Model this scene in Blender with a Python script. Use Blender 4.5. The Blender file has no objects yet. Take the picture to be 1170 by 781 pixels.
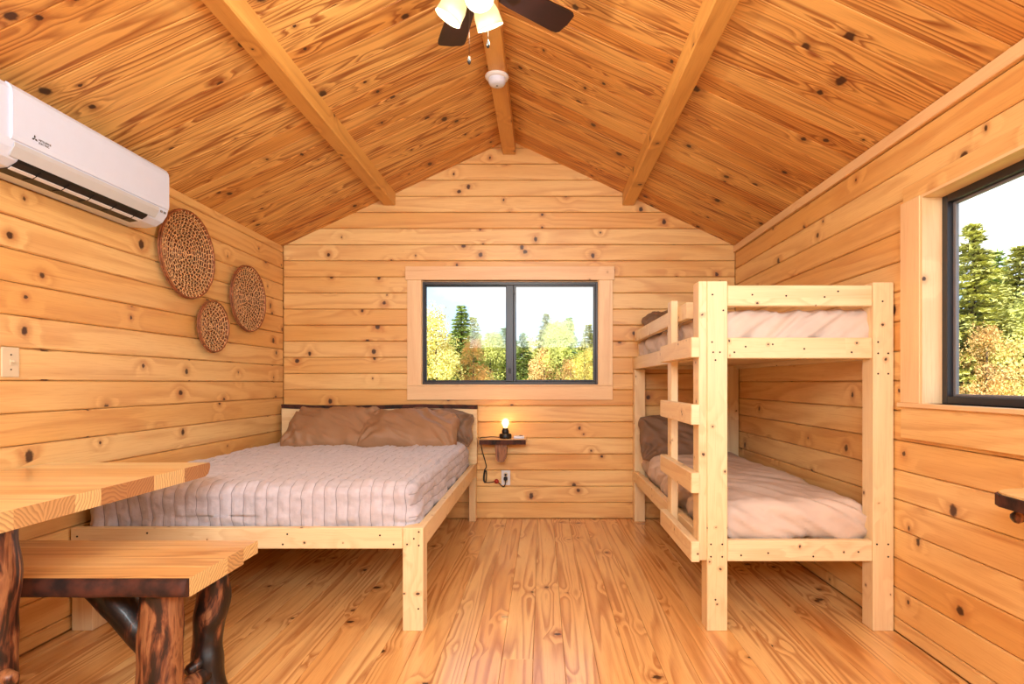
import bpy, bmesh, math, random
from mathutils import Vector, Matrix, noise
random.seed(7)
S = bpy.context.scene
COL = S.collection
PI = math.pi
R = math.radians

# ------------------------------------------------------------------ camera
CAMZ = 1.10
cam = bpy.data.cameras.new('camera'); cam_o = bpy.data.objects.new('camera', cam); COL.objects.link(cam_o)
cam_o.location = (0, 0, CAMZ); cam_o.rotation_euler = (R(90), 0, 0)
cam.lens = 36.0 * 649.0 / 1170.0; cam.sensor_width = 36.0
cam.shift_x = -35.0 / 1170.0; cam.shift_y = 46.5 / 1170.0
cam.clip_start = 0.05; cam.clip_end = 300
S.camera = cam_o

# ------------------------------------------------------------------ view, world, lights
S.view_settings.view_transform = 'Standard'; S.view_settings.look = 'None'
S.view_settings.gamma = 1; S.view_settings.use_curve_mapping = False
S.view_settings.exposure = 0.72

W = bpy.data.worlds.new('sky'); S.world = W; W.use_nodes = True
nt = W.node_tree; nt.nodes.clear()
wo = nt.nodes.new('ShaderNodeOutputWorld'); bg = nt.nodes.new('ShaderNodeBackground')
tc = nt.nodes.new('ShaderNodeTexCoord'); mp = nt.nodes.new('ShaderNodeMapping'); mp.inputs['Scale'].default_value = (1, 1, 2.6)
no = nt.nodes.new('ShaderNodeTexNoise'); no.inputs['Scale'].default_value = 3.2; no.inputs['Detail'].default_value = 6
rp = nt.nodes.new('ShaderNodeValToRGB')
rp.color_ramp.elements[0].position = .44; rp.color_ramp.elements[0].color = (.52, .72, .98, 1)
rp.color_ramp.elements[1].position = .58; rp.color_ramp.elements[1].color = (.98, .98, 1, 1)
nt.links.new(tc.outputs['Generated'], mp.inputs[0]); nt.links.new(mp.outputs[0], no.inputs['Vector'])
nt.links.new(no.outputs['Fac'], rp.inputs[0]); nt.links.new(rp.outputs[0], bg.inputs[0]); nt.links.new(bg.outputs[0], wo.inputs[0])
bg.inputs[1].default_value = 1.15

def light(kind, name, loc, energy, color=(1, 1, 1), size=None, sizey=None, rot=(0, 0, 0), radius=None):
    l = bpy.data.lights.new(name, kind); l.energy = energy; l.color = color
    if kind == 'AREA':
        l.shape = 'RECTANGLE'; l.size = size; l.size_y = sizey or size
    if radius is not None: l.shadow_soft_size = radius
    o = bpy.data.objects.new(name, l); COL.objects.link(o); o.location = loc; o.rotation_euler = rot
    return o
sun = light('SUN', 'sun', (0, 0, 10), 5.5, (1, .95, .86), rot=(R(52), 0, R(-28)))   # from behind the camera, over the roof
sun.data.angle = R(1)
# added area fills in the unseen front of the room, without openings behind them
light('AREA', 'front_fill', (-.25, -1.25, 2.15), 76, (.82, .95, 1), 2.2, .8, rot=(R(90), 0, 0))
light('AREA', 'front_right_fill', (1.50, .25, 1.65), 26, (.82, .95, 1), 1.1, .8, rot=(R(90), 0, R(90)))

# ------------------------------------------------------------------ node helpers
def new_mat(name):
    m = bpy.data.materials.new(name); m.use_nodes = True
    n = m.node_tree; n.nodes.clear()
    out = n.nodes.new('ShaderNodeOutputMaterial'); b = n.nodes.new('ShaderNodeBsdfPrincipled')
    n.links.new(b.outputs[0], out.inputs[0])
    return m, n, b
def lin(r, g, b):
    f = lambda c: (c/255/12.92) if c/255 <= .04045 else ((c/255+.055)/1.055)**2.4
    return (f(r), f(g), f(b), 1)
class N:
    def __init__(s, n): s.n = n
    def math(s, op, a, b=None, c=None, clamp=False):
        x = s.n.nodes.new('ShaderNodeMath'); x.operation = op; x.use_clamp = clamp
        for i, v in enumerate((a, b, c)):
            if v is None: continue
            if isinstance(v, (int, float)): x.inputs[i].default_value = v
            else: s.n.links.new(v, x.inputs[i])
        return x.outputs[0]
    def comb(s, x, y, z):
        c = s.n.nodes.new('ShaderNodeCombineXYZ')
        for i, v in enumerate((x, y, z)):
            if isinstance(v, (int, float)): c.inputs[i].default_value = v
            else: s.n.links.new(v, c.inputs[i])
        return c.outputs[0]
    def noise(s, vec, scale=1, detail=2, rough=.5, dist=0):
        x = s.n.nodes.new('ShaderNodeTexNoise'); x.inputs['Scale'].default_value = scale
        x.inputs['Detail'].default_value = detail; x.inputs['Roughness'].default_value = rough; x.inputs['Distortion'].default_value = dist
        s.n.links.new(vec, x.inputs['Vector']); return x.outputs['Fac']
    def ramp(s, fac, stops, interp='LINEAR'):
        x = s.n.nodes.new('ShaderNodeValToRGB'); x.color_ramp.interpolation = interp
        e = x.color_ramp.elements
        e[0].position, e[0].color = stops[0]; e[1].position, e[1].color = stops[-1]
        for p, c in stops[1:-1]:
            k = e.new(p); k.color = c
        s.n.links.new(fac, x.inputs[0]); return x.outputs[0]
    def mapr(s, v, a, b, c=0, d=1, smooth=True):
        x = s.n.nodes.new('ShaderNodeMapRange'); x.interpolation_type = 'SMOOTHSTEP' if smooth else 'LINEAR'
        s.n.links.new(v, x.inputs[0])
        for i, q in enumerate((a, b, c, d)):
            if isinstance(q, (int, float)): x.inputs[i+1].default_value = q
            else: s.n.links.new(q, x.inputs[i+1])
        return x.outputs[0]
    def mix(s, f, a, b, mode='MIX'):
        x = s.n.nodes.new('ShaderNodeMix'); x.data_type = 'RGBA'; x.blend_type = mode
        for k, v in ((0, f), (6, a), (7, b)):
            if isinstance(v, (int, float)): x.inputs[k].default_value = v
            elif isinstance(v, tuple): x.inputs[k].default_value = v
            else: s.n.links.new(v, x.inputs[k])
        return x.outputs[2]
    def bump(s, h, strength, dist, b):
        x = s.n.nodes.new('ShaderNodeBump'); x.inputs['Strength'].default_value = strength; x.inputs['Distance'].default_value = dist
        s.n.links.new(h, x.inputs['Height']); s.n.links.new(x.outputs[0], b.inputs['Normal'])
    def attr(s, name):
        x = s.n.nodes.new('ShaderNodeAttribute'); x.attribute_name = name; return x.outputs['Fac']
    def objco(s):
        x = s.n.nodes.new('ShaderNodeTexCoord'); return x.outputs['Object']

def pine(name, light_c, mid_c, dark_c, rings=9, su=.8, sv=7, ringmix=.6, knots=(1.1, 7.5, .45), kr=.013, rough=.42, tone=.25, coat=0., pith=.0, wv=.15):
    """knotty pine: u runs along the grain and v across it (metres), rnd is different on every board"""
    m, n, b = new_mat(name); q = N(n)
    uvn = n.nodes.new('ShaderNodeUVMap'); sp = n.nodes.new('ShaderNodeSeparateXYZ'); n.links.new(uvn.outputs[0], sp.inputs[0])
    rnd = q.attr('rnd')
    u = q.math('MULTIPLY_ADD', rnd, 37.0, sp.outputs[0]); v = q.math('MULTIPLY_ADD', rnd, 53.0, sp.outputs[1])
    ku, kv, kp = knots
    # knots: the nearest cell point, measured in metres
    vo = n.nodes.new('ShaderNodeTexVoronoi'); vo.voronoi_dimensions = '2D'; vo.inputs['Scale'].default_value = 1
    vec = q.comb(q.math('MULTIPLY', u, ku), q.math('MULTIPLY', v, kv), 0)
    n.links.new(vec, vo.inputs['Vector'])
    ps = n.nodes.new('ShaderNodeSeparateXYZ'); n.links.new(vo.outputs['Position'], ps.inputs[0])
    cs = n.nodes.new('ShaderNodeSeparateColor'); n.links.new(vo.outputs['Color'], cs.inputs[0])
    du = q.math('SUBTRACT', u, q.math('DIVIDE', ps.outputs[0], ku)); dv = q.math('SUBTRACT', v, q.math('DIVIDE', ps.outputs[1], kv))
    dv2 = q.math('MULTIPLY', dv, q.math('MULTIPLY_ADD', cs.outputs[1], .6, .6))
    d = q.math('SQRT', q.math('ADD', q.math('MULTIPLY', du, du), q.math('MULTIPLY', dv2, dv2)))
    wob = q.noise(q.comb(q.math('MULTIPLY', u, 60), q.math('MULTIPLY', v, 60), rnd), 1, 2)
    d = q.math('ADD', d, q.math('MULTIPLY', q.math('SUBTRACT', wob, .5), .014))
    exist = q.math('LESS_THAN', cs.outputs[0], kp)
    rad = q.math('MULTIPLY', q.math('MULTIPLY_ADD', cs.outputs[2], 1.0, .35), kr)
    core = q.math('MULTIPLY', q.mapr(d, q.math('MULTIPLY', rad, 1.1), q.math('MULTIPLY', rad, .55)), exist)
    halo = q.math('MULTIPLY', q.mapr(d, q.math('MULTIPLY', rad, 3.2), rad), exist)
    warp = q.math('MULTIPLY', q.mapr(d, .11, 0.0), exist)
    # growth rings cut flat
    n1 = q.noise(q.comb(q.math('MULTIPLY', u, su), q.math('MULTIPLY', v, sv), q.math('MULTIPLY', rnd, 91)), 1, 1.5, .45)
    f = q.math('ADD', q.math('MULTIPLY', n1, rings), q.math('MULTIPLY', warp, 1.0))
    wav = q.noise(q.comb(q.math('MULTIPLY', u, 9), q.math('MULTIPLY', v, 30), rnd), 1, 2)
    f = q.math('ADD', f, q.math('MULTIPLY', wav, wv))
    fr = q.math('FRACT', f)
    ring = q.ramp(fr, [(0, (0, 0, 0, 1)), (.35, (.12, .12, .12, 1)), (.8, (1, 1, 1, 1)), (.93, (.6, .6, .6, 1)), (1, (0, 0, 0, 1))])
    strength = q.noise(q.comb(q.math('MULTIPLY', u, 1.3), q.math('MULTIPLY', v, 10), q.math('MULTIPLY', rnd, 17)), 1, 2)
    ringf = q.math('MULTIPLY', q.math('MULTIPLY', ring, ringmix), q.mapr(strength, .3, .62, .25, 1))
    fib = q.noise(q.comb(q.math('MULTIPLY', u, 7), q.math('MULTIPLY', v, 230), q.math('MULTIPLY', rnd, 5)), 1, 2, .6)
    broad = q.noise(q.comb(q.math('MULTIPLY', u, .9), q.math('MULTIPLY', v, 5), q.math('MULTIPLY', rnd, 29)), 1, 2)
    tonef = q.math('ADD', q.math('MULTIPLY', broad, .6), q.math('MULTIPLY', q.math('FRACT', q.math('MULTIPLY', rnd, 7.77)), .4))
    c = q.mix(q.mapr(tonef, .5-tone, .5+tone), light_c, mid_c)
    c = q.mix(ringf, c, dark_c)
    c = q.mix(q.mapr(fib, .45, .8, 0, .28), c, dark_c)
    # long reddish resin streaks
    st = q.noise(q.comb(q.math('MULTIPLY', u, .9), q.math('MULTIPLY', v, 30), q.math('MULTIPLY', rnd, 61)), 1, 2)
    c = q.mix(q.mapr(st, .68, .8, 0, .5+pith), c, dark_c)
    c = q.mix(q.math('MULTIPLY', halo, .38), c, (dark_c[0]*.8, dark_c[1]*.62, dark_c[2]*.5, 1))
    c = q.mix(q.math('MULTIPLY', core, .92), c, (.035, .007, .004, 1))
    n.links.new(c, b.inputs['Base Color'])
    b.inputs['Roughness'].default_value = rough
    b.inputs['Coat Weight'].default_value = coat; b.inputs['Coat Roughness'].default_value = .12
    q.bump(q.math('ADD', q.math('MULTIPLY', ringf, -.6), q.math('MULTIPLY', fib, .5)), .12, .001, b)
    return m

M = {}
M['wall'] = pine('pine_wall', lin(245, 206, 140), lin(231, 174, 98), lin(188, 105, 44), rings=7, su=.5, sv=6, ringmix=.4, knots=(1.9, 11, .44), kr=.017, rough=.4, tone=.3)
M['ceil'] = pine('pine_ceiling', lin(242, 189, 110), lin(222, 155, 76), lin(146, 73, 22), rings=13, su=.55, sv=10, ringmix=.95, knots=(1.9, 8.5, .55), kr=.019, rough=.5, pith=.2)
M['floor'] = pine('pine_floor', lin(251, 207, 140), lin(241, 181, 110), lin(168, 89, 34), rings=9, su=.45, sv=9, ringmix=.7, knots=(2.0, 8, .42), kr=.016, rough=.27, coat=.3, pith=.25)
M['beam'] = pine('pine_beam', lin(232, 179, 98), lin(214, 151, 74), lin(172, 99, 36), rings=5, su=.5, sv=6, ringmix=.4, knots=(1.8, 7, .5), kr=.017, rough=.45)
M['frame'] = pine('pine_bed_frame', lin(248, 223, 179), lin(240, 207, 155), lin(206, 155, 97), rings=5, su=.6, sv=9, ringmix=.35, knots=(5, 14, .35), kr=.006, rough=.5, tone=.35)
M['trim'] = pine('pine_trim', lin(250, 217, 169), lin(242, 201, 149), lin(212, 151, 99), rings=4, su=.5, sv=6, ringmix=.28, knots=(1.2, 8, .3), kr=.008, rough=.42)
M['slab'] = pine('pine_slab', lin(254, 211, 144), lin(244, 189, 118), lin(176, 99, 42), rings=9, su=.5, sv=9, ringmix=.6, knots=(1.6, 7, .4), kr=.012, rough=.3, coat=.3)
M['tabletop'] = pine('pine_tabletop', lin(255, 231, 171), lin(246, 205, 137), lin(190, 121, 65), rings=7, su=.5, sv=8, ringmix=.4, knots=(1.2, 6, .25), kr=.010, rough=.3, coat=.3, tone=.16)

def end_grain():
    m, n, b = new_mat('pine_end_grain'); q = N(n)
    uvn = n.nodes.new('ShaderNodeUVMap'); sp = n.nodes.new('ShaderNodeSeparateXYZ'); n.links.new(uvn.outputs[0], sp.inputs[0])
    rnd = q.attr('rnd'); r2 = q.math('FRACT', q.math('MULTIPLY', rnd, 13.7))
    dx = q.math('SUBTRACT', q.math('FRACT', q.math('MULTIPLY', sp.outputs[0], 3.1)), r2); dy = q.math('ADD', q.math('MULTIPLY', sp.outputs[1], 3.1), q.math('SUBTRACT', rnd, 2.6))
    d = q.math('SQRT', q.math('ADD', q.math('MULTIPLY', dx, dx), q.math('MULTIPLY', dy, dy)))
    d = q.math('ADD', d, q.math('MULTIPLY', q.noise(q.comb(sp.outputs[0], sp.outputs[1], rnd), 14, 2), .12))
    ring = q.mapr(q.math('FRACT', q.math('MULTIPLY', d, 26)), .3, .9)
    c = q.mix(q.mapr(r2, .1, .9), lin(240, 200, 134), lin(176, 118, 66)); c = q.mix(q.math('MULTIPLY', ring, .45), c, lin(126, 70, 34))
    n.links.new(c, b.inputs['Base Color']); b.inputs['Roughness'].default_value = .45
    return m
M['end'] = end_grain()
def plain(name, col, rough=.5, metal=0, var=.1, scale=12, bump=0, bscale=60, coat=0, emis=None, estr=0):
    m, n, b = new_mat(name); q = N(n)
    nz = q.noise(q.objco(), scale, 3)
    c = q.mix(q.mapr(nz, .3, .7), tuple(x*(1-var) for x in col[:3])+(1,), tuple(min(1, x*(1+var)) for x in col[:3])+(1,))
    n.links.new(c, b.inputs['Base Color'])
    b.inputs['Roughness'].default_value = rough; b.inputs['Metallic'].default_value = metal; b.inputs['Coat Weight'].default_value = coat
    if bump: q.bump(q.noise(q.objco(), bscale, 3), bump, .002, b)
    if emis:
        b.inputs['Emission Color'].default_value = emis; b.inputs['Emission Strength'].default_value = estr
    return m
def quilt_mat():
    m, n, b = new_mat('stitched_quilt'); q = N(n); g = n.nodes.new('ShaderNodeNewGeometry'); sp = n.nodes.new('ShaderNodeSeparateXYZ')
    oc = q.objco(); n.links.new(oc, sp.inputs[0])
    side = q.math('GREATER_THAN', sp.outputs[0], -.605); sx = q.math('ADD', q.math('MULTIPLY', sp.outputs[0], q.math('SUBTRACT', 1, side)), q.math('MULTIPLY', side, q.math('SUBTRACT', -.580+.66, sp.outputs[2])))
    wv = q.math('MULTIPLY', q.math('SUBTRACT', q.noise(oc, 6, 2), .5), .012)
    f = q.math('FRACT', q.math('ADD', q.math('DIVIDE', q.math('ADD', q.math('ADD', sx, 3.14), wv), .052), 0))
    a = q.math('ABSOLUTE', q.math('SUBTRACT', f, .5))
    st = q.mapr(a, .042, .016)
    c = q.mix(q.mapr(q.noise(oc, 30, 3), .3, .7), lin(192, 184, 190), lin(202, 194, 200))
    c = q.mix(q.math('MULTIPLY', st, .6), c, lin(108, 100, 106)); n.links.new(c, b.inputs['Base Color'])
    b.inputs['Roughness'].default_value = .85; b.inputs['Sheen Weight'].default_value = .2
    h = q.math('ADD', q.math('MULTIPLY', st, -1.2), q.noise(oc, 90, 4, .65)); q.bump(h, .55, .003, b)
    return m
M['quilt'] = quilt_mat()
M['sheet'] = plain('beige_cover_fabric', lin(216, 194, 178), .8, var=.05, scale=8, bump=.25, bscale=300)
M['pillow'] = plain('brown_pillowcase', lin(158, 120, 88), .6, var=.05, scale=5, bump=.15, bscale=250)
M['pillow_b'] = plain('dark_taupe_pillowcase', lin(126, 98, 76), .6, var=.06, scale=5, bump=.15, bscale=250)
M['white'] = plain('white_plastic', lin(218, 228, 250), .3, var=.01)
M['white2'] = plain('offwhite_plastic', lin(226, 226, 228), .4, var=.02)
M['almond'] = plain('almond_plastic', lin(224, 204, 170), .45, var=.02)
M['silver'] = plain('silver_plastic', lin(200, 202, 206), .28, var=.02)
M['black'] = plain('black_plastic', lin(14, 14, 16), .45, var=.05)
M['black_frame'] = plain('black_window_vinyl', lin(40, 38, 42), .35, var=.05)
M['gray'] = plain('grey_vinyl_gasket', lin(120, 118, 122), .4, var=.05)
M['red'] = plain('red_plastic', lin(170, 40, 20), .4, var=.05)
M['metal'] = plain('dark_bronze_metal', lin(70, 48, 38), .35, metal=.8, var=.1)
M['screw'] = plain('dark_screw_steel', lin(60, 45, 36), .5, metal=.5, var=.1)
M['bark'] = plain('dark_bark_edge', lin(62, 28, 16), .75, var=.8, scale=18, bump=.9, bscale=45, coat=0)
M['blade'] = plain('dark_walnut_blade', lin(38, 12, 10), .55, var=.25, scale=9)
M['rattan_d'] = plain('dark_rattan', lin(100, 52, 28), .7, var=.3, scale=40, bump=.5, bscale=90)
M['rattan_m'] = plain('brown_rattan', lin(150, 88, 50), .6, var=.3, scale=40)
M['rattan_l'] = plain('tan_rattan', lin(226, 172, 118), .6, var=.2, scale=40)
M['glow'] = plain('frosted_glass_lit', lin(200, 180, 140), .4, var=.01, emis=(1, .76, .36, 1), estr=.55)
M['filament'] = plain('glowing_bulb', lin(255, 220, 160), .4, var=.01, emis=(1, .72, .35, 1), estr=7)
M['grass'] = plain('lawn_grass', lin(120, 124, 60), .9, var=.3, scale=.6)
M['trunk'] = plain('tree_trunk', lin(80, 62, 48), .9, var=.2)
M['pine_green'] = plain('conifer_needles', lin(140, 156, 76), .8, var=.45, scale=1.2)
M['pine_olive'] = plain('olive_conifer_needles', lin(186, 182, 100), .8, var=.4, scale=1.2)
M['leaf_yellow'] = plain('yellow_autumn_leaves', lin(244, 212, 118), .8, var=.35, scale=1.1)
M['leaf_orange'] = plain('orange_autumn_leaves', lin(222, 178, 112), .8, var=.35, scale=1.1)
M['leaf_green'] = plain('yellow_green_leaves', lin(190, 190, 96), .8, var=.4, scale=1.1)
M['door'] = plain('door_paint', lin(200, 160, 110), .5)

def log_mat():
    m, n, b = new_mat('peeled_log_varnished'); q = N(n)
    uvn = n.nodes.new('ShaderNodeUVMap'); sp = n.nodes.new('ShaderNodeSeparateXYZ'); n.links.new(uvn.outputs[0], sp.inputs[0])
    rnd = q.attr('rnd'); oc = q.objco()
    mp2 = n.nodes.new('ShaderNodeMapping'); mp2.inputs['Scale'].default_value = (1, 1, .3); n.links.new(oc, mp2.inputs[0])
    a = q.noise(mp2.outputs[0], 13, 4, .55, 1.6); mp = n.nodes.new('ShaderNodeMapping'); mp.inputs['Scale'].default_value = (40, 40, 6); n.links.new(oc, mp.inputs[0])
    g = q.noise(mp.outputs[0], 1, 3, .6)
    t = q.math('ADD', q.math('MULTIPLY', a, .72), q.math('MULTIPLY', g, .28))
    t = q.math('ADD', t, q.math('MULTIPLY', q.math('SUBTRACT', rnd, .5), .42))
    c = q.ramp(t, [(.40, lin(18, 8, 6)), (.47, lin(48, 22, 14)), (.52, lin(112, 62, 38)), (.57, lin(156, 104, 66)), (.66, lin(128, 78, 48)), (.76, lin(98, 50, 30))])
    n.links.new(c, b.inputs['Base Color']); b.inputs['Roughness'].default_value = .42; b.inputs['Coat Weight'].default_value = .2
    q.bump(t, .6, .006, b)
    return m
M['log'] = log_mat()

def glass():
    m = bpy.data.materials.new('window_glass'); m.use_nodes = True; n = m.node_tree; n.nodes.clear()
    out = n.nodes.new('ShaderNodeOutputMaterial'); mx = n.nodes.new('ShaderNodeMixShader'); t = n.nodes.new('ShaderNodeBsdfTransparent')
    g = n.nodes.new('ShaderNodeBsdfGlossy'); g.inputs['Roughness'].default_value = .02
    t.inputs[0].default_value = (.96, .98, .98, 1); mx.inputs[0].default_value = .008
    n.links.new(t.outputs[0], mx.inputs[1]); n.links.new(g.outputs[0], mx.inputs[2]); n.links.new(mx.outputs[0], out.inputs[0])
    return m
M['glass'] = glass()

# ------------------------------------------------------------------ mesh builder
class MB:
    def __init__(s): s.v = []; s.f = []; s.uv = []; s.r = []; s.sm = []; s.mi = []
    def face(s, idx, uvs, rnd, smooth=False, mi=0):
        s.f.append(idx); s.uv.append(uvs); s.r.append(rnd); s.sm.append(smooth); s.mi.append(mi)
    def box(s, x0, x1, y0, y1, z0, z1, ax=0, ch=.002, rnd=None, mat=None, mi=0, seg=1):
        rnd = random.random() if rnd is None else rnd; emi = getattr(s, 'end', None)
        bm = bmesh.new()
        bmesh.ops.create_cube(bm, size=1)
        for v in bm.verts:
            v.co = Vector(((x0+x1)/2+v.co.x*(x1-x0), (y0+y1)/2+v.co.y*(y1-y0), (z0+z1)/2+v.co.z*(z1-z0)))
        if ch > 0: bmesh.ops.bevel(bm, geom=bm.edges[:], offset=ch, segments=seg, affect='EDGES', profile=.5)
        bm.normal_update()
        b = len(s.v); bm.verts.index_update()
        for v in bm.verts: s.v.append((mat @ v.co) if mat else v.co.copy())
        oth = [i for i in range(3) if i != ax]
        for f in bm.faces:
            nrm = f.normal; k = max(range(3), key=lambda i: abs(nrm[i]))
            if k == ax: a0, a1 = oth
            else: a0 = ax; a1 = [i for i in oth if i != k][0]
            off = 0 if k == oth[1] or k == ax else .37
            sc = 1
            s.face([b+v.index for v in f.verts], [(v.co[a0]*sc, v.co[a1]*sc+off) for v in f.verts], rnd, False, emi if (emi and k == ax) else mi)
        bm.free()
    def poly_prism(s, pts, axis, a0, a1, rnd=.5, smooth=False, mi=0, caps=True):
        """pts: 2-D outline in the two axes other than axis, extruded from a0 to a1"""
        b = len(s.v); n = len(pts); oth = [i for i in range(3) if i != axis]
        for a in (a0, a1):
            for p in pts:
                c = [0, 0, 0]; c[axis] = a; c[oth[0]] = p[0]; c[oth[1]] = p[1]; s.v.append(Vector(c))
        L = 0
        for i in range(n):
            j = (i+1) % n; d = math.dist(pts[i], pts[j])
            s.face([b+i, b+j, b+n+j, b+n+i], [(a0, L), (a0, L+d), (a1, L+d), (a1, L)], rnd, smooth, mi); L += d
        if caps:
            mi = getattr(s, 'end', mi)
            s.face([b+i for i in range(n)][::-1], [pts[i] for i in range(n)][::-1], rnd, False, mi)
            s.face([b+n+i for i in range(n)], list(pts), rnd, False, mi)
    def tube(s, pts, rad, seg=12, rnd=None, wob=0, wsc=8, smooth=True, mi=0, closed=False, flat=1):
        rnd = random.random() if rnd is None else rnd
        pts = [Vector(p) for p in pts]; n = len(pts)
        if not hasattr(rad, '__len__'): rad = [rad]*n
        b = len(s.v); L = 0; ls = []
        up = Vector((0, 0, 1)); prev = None
        for i, p in enumerate(pts):
            if closed: t = (pts[(i+1) % n]-pts[i-1])
            else: t = pts[min(i+1, n-1)]-pts[max(i-1, 0)]
            t.normalize()
            if prev is None:
                a = t.orthogonal().normalized() if abs(t.z) > .9 else t.cross(up).normalized()
            else:
                a = (prev - t*prev.dot(t)).normalized()
            prev = a; c = t.cross(a)
            if i: L += (pts[i]-pts[i-1]).length
            ls.append(L)
            for k in range(seg):
                an = 2*PI*k/seg; dr = a*math.cos(an)+c*math.sin(an)*flat; r = rad[i]
                if wob: r *= 1+wob*noise.noise(Vector(p+dr*rad[i])*wsc+Vector((rnd*50, 0, 0)))
                s.v.append(p+dr*r)
        m = n if closed else n-1
        for i in range(m):
            j = (i+1) % n
            for k in range(seg):
                k2 = (k+1) % seg; r = rad[i]
                l0 = ls[i]; l1 = ls[j] if j else ls[i]+.01
                s.face([b+i*seg+k, b+i*seg+k2, b+j*seg+k2, b+j*seg+k], [(l0, k/seg*r*6.28), (l0, (k+1)/seg*r*6.28), (l1, (k+1)/seg*r*6.28), (l1, k/seg*r*6.28)], rnd, smooth, mi)
        if not closed:
            s.face([b+k for k in range(seg)][::-1], [(.1*math.cos(2*PI*k/seg), .1*math.sin(2*PI*k/seg)) for k in range(seg)][::-1], rnd, False, mi)
            e = b+(n-1)*seg
            s.face([e+k for k in range(seg)], [(.1*math.cos(2*PI*k/seg), .1*math.sin(2*PI*k/seg)) for k in range(seg)], rnd, False, mi)
    def lathe(s, prof, mat=None, seg=24, rnd=.5, mi=0, smooth=True):
        b = len(s.v); mat = mat or Matrix()
        for r, z in prof:
            for k in range(seg):
                a = 2*PI*k/seg; s.v.append(mat @ Vector((r*math.cos(a), r*math.sin(a), z)))
        for i in range(len(prof)-1):
            for k in range(seg):
                k2 = (k+1) % seg
                s.face([b+i*seg+k, b+i*seg+k2, b+(i+1)*seg+k2, b+(i+1)*seg+k], [(0, 0), (0, .01), (.01, .01), (.01, 0)], rnd, smooth, mi)
    def build(s, name, mats, parent=None):
        me = bpy.data.meshes.new(name)
        off = root_loc(parent)
        me.from_pydata([tuple(Vector(v)-off) for v in s.v], [], s.f)
        uvl = me.uv_layers.new(name='UVMap')
        flat = [c for f in s.uv for p in f for c in p]
        uvl.data.foreach_set('uv', flat)
        at = me.attributes.new('rnd', 'FLOAT', 'FACE'); at.data.foreach_set('value', s.r)
        me.polygons.foreach_set('use_smooth', s.sm)
        if not isinstance(mats, (list, tuple)): mats = [mats]
        for m in mats: me.materials.append(m)
        me.polygons.foreach_set('material_index', s.mi)
        me.update(); me.validate()
        o = bpy.data.objects.new(name, me); COL.objects.link(o)
        if parent: o.parent = parent
        return o
def root_loc(p):
    v = Vector((0, 0, 0))
    while p is not None:
        v += p.location; p = p.parent
    return v
def thing(name, label, cat, loc, group=None):
    o = bpy.data.objects.new(name, None); COL.objects.link(o); o.location = loc; o.empty_display_size = .1
    return tag(o, label, cat, group)
def tag(o, label, cat, group=None):
    o['label'] = label; o['category'] = cat
    if group: o['group'] = group
    return o
def struct(o): o['kind'] = 'structure'; return o
def srt(name, loc=(0, 0, 0)):
    o = bpy.data.objects.new(name, None); COL.objects.link(o); o.location = loc; return struct(o)

# ------------------------------------------------------------------ the room
XL, XR, YB, YF = -2.10, 1.56, 4.60, -1.45
XC = (XL+XR)/2; ZE = 2.206; ZR = 3.065; SL = (ZR-ZE)/(XR-XC)
BH = .1305
# window openings
BW = (-.975, .447, 1.086, 1.916)          # back: x0 x1 z0 z1
RW = (.85, 2.32, 1.015, 1.865)            # right: y0 y1 z0 z1

def segs(lo, hi, hole, zlo, zhi, hz):
    if hole and zhi > hz[0]+.001 and zlo < hz[1]-.001:
        return [(lo, hole[0]), (hole[1], hi)]
    return [(lo, hi)]
def joint(s, p=.3, minl=1.2):
    out = []
    for a, b in s:
        if b-a > 2*minl and random.random() < p:
            c = random.uniform(a+minl, b-minl); out += [(a, c), (c, b)]
        else: out.append((a, b))
    return out
# back wall
w = MB(); z = 0.0
while z < ZR:
    z1 = z+BH
    half = (XR-XL)/2 if z <= ZE else (XR-XL)/2*(ZR-z)/(ZR-ZE)
    half = min(half+.12, (XR-XL)/2) if z > ZE else half
    lo, hi = XC-half, XC+half
    if z1 > BW[2] and z < BW[3]:
        if z < BW[2]-.004: w.box(BW[0], BW[1], YB, YB+.04, z+.001, BW[2], 0, .003, .11)
        if z1 > BW[3]+.004: w.box(BW[0], BW[1], YB, YB+.04, BW[3], z1-.001, 0, .003, .77)
    for a, b in segs(lo, hi, BW[:2], z, z1, BW[2:]):
        w.box(a, b, YB, YB+.04, z+.0015, z1-.0015, 0, .0055)
    z = z1
for (a, b, c, d) in ((XL-.1, BW[0], -.05, 3.1), (BW[1], XR+.1, -.05, 3.1), (BW[0], BW[1], -.05, BW[2]), (BW[0], BW[1], BW[3], 3.1)):
    w.box(a, b, YB+.03, YB+.09, c, d, 0, 0, .5)
struct(w.build('wall_back', M['wall']))
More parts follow.
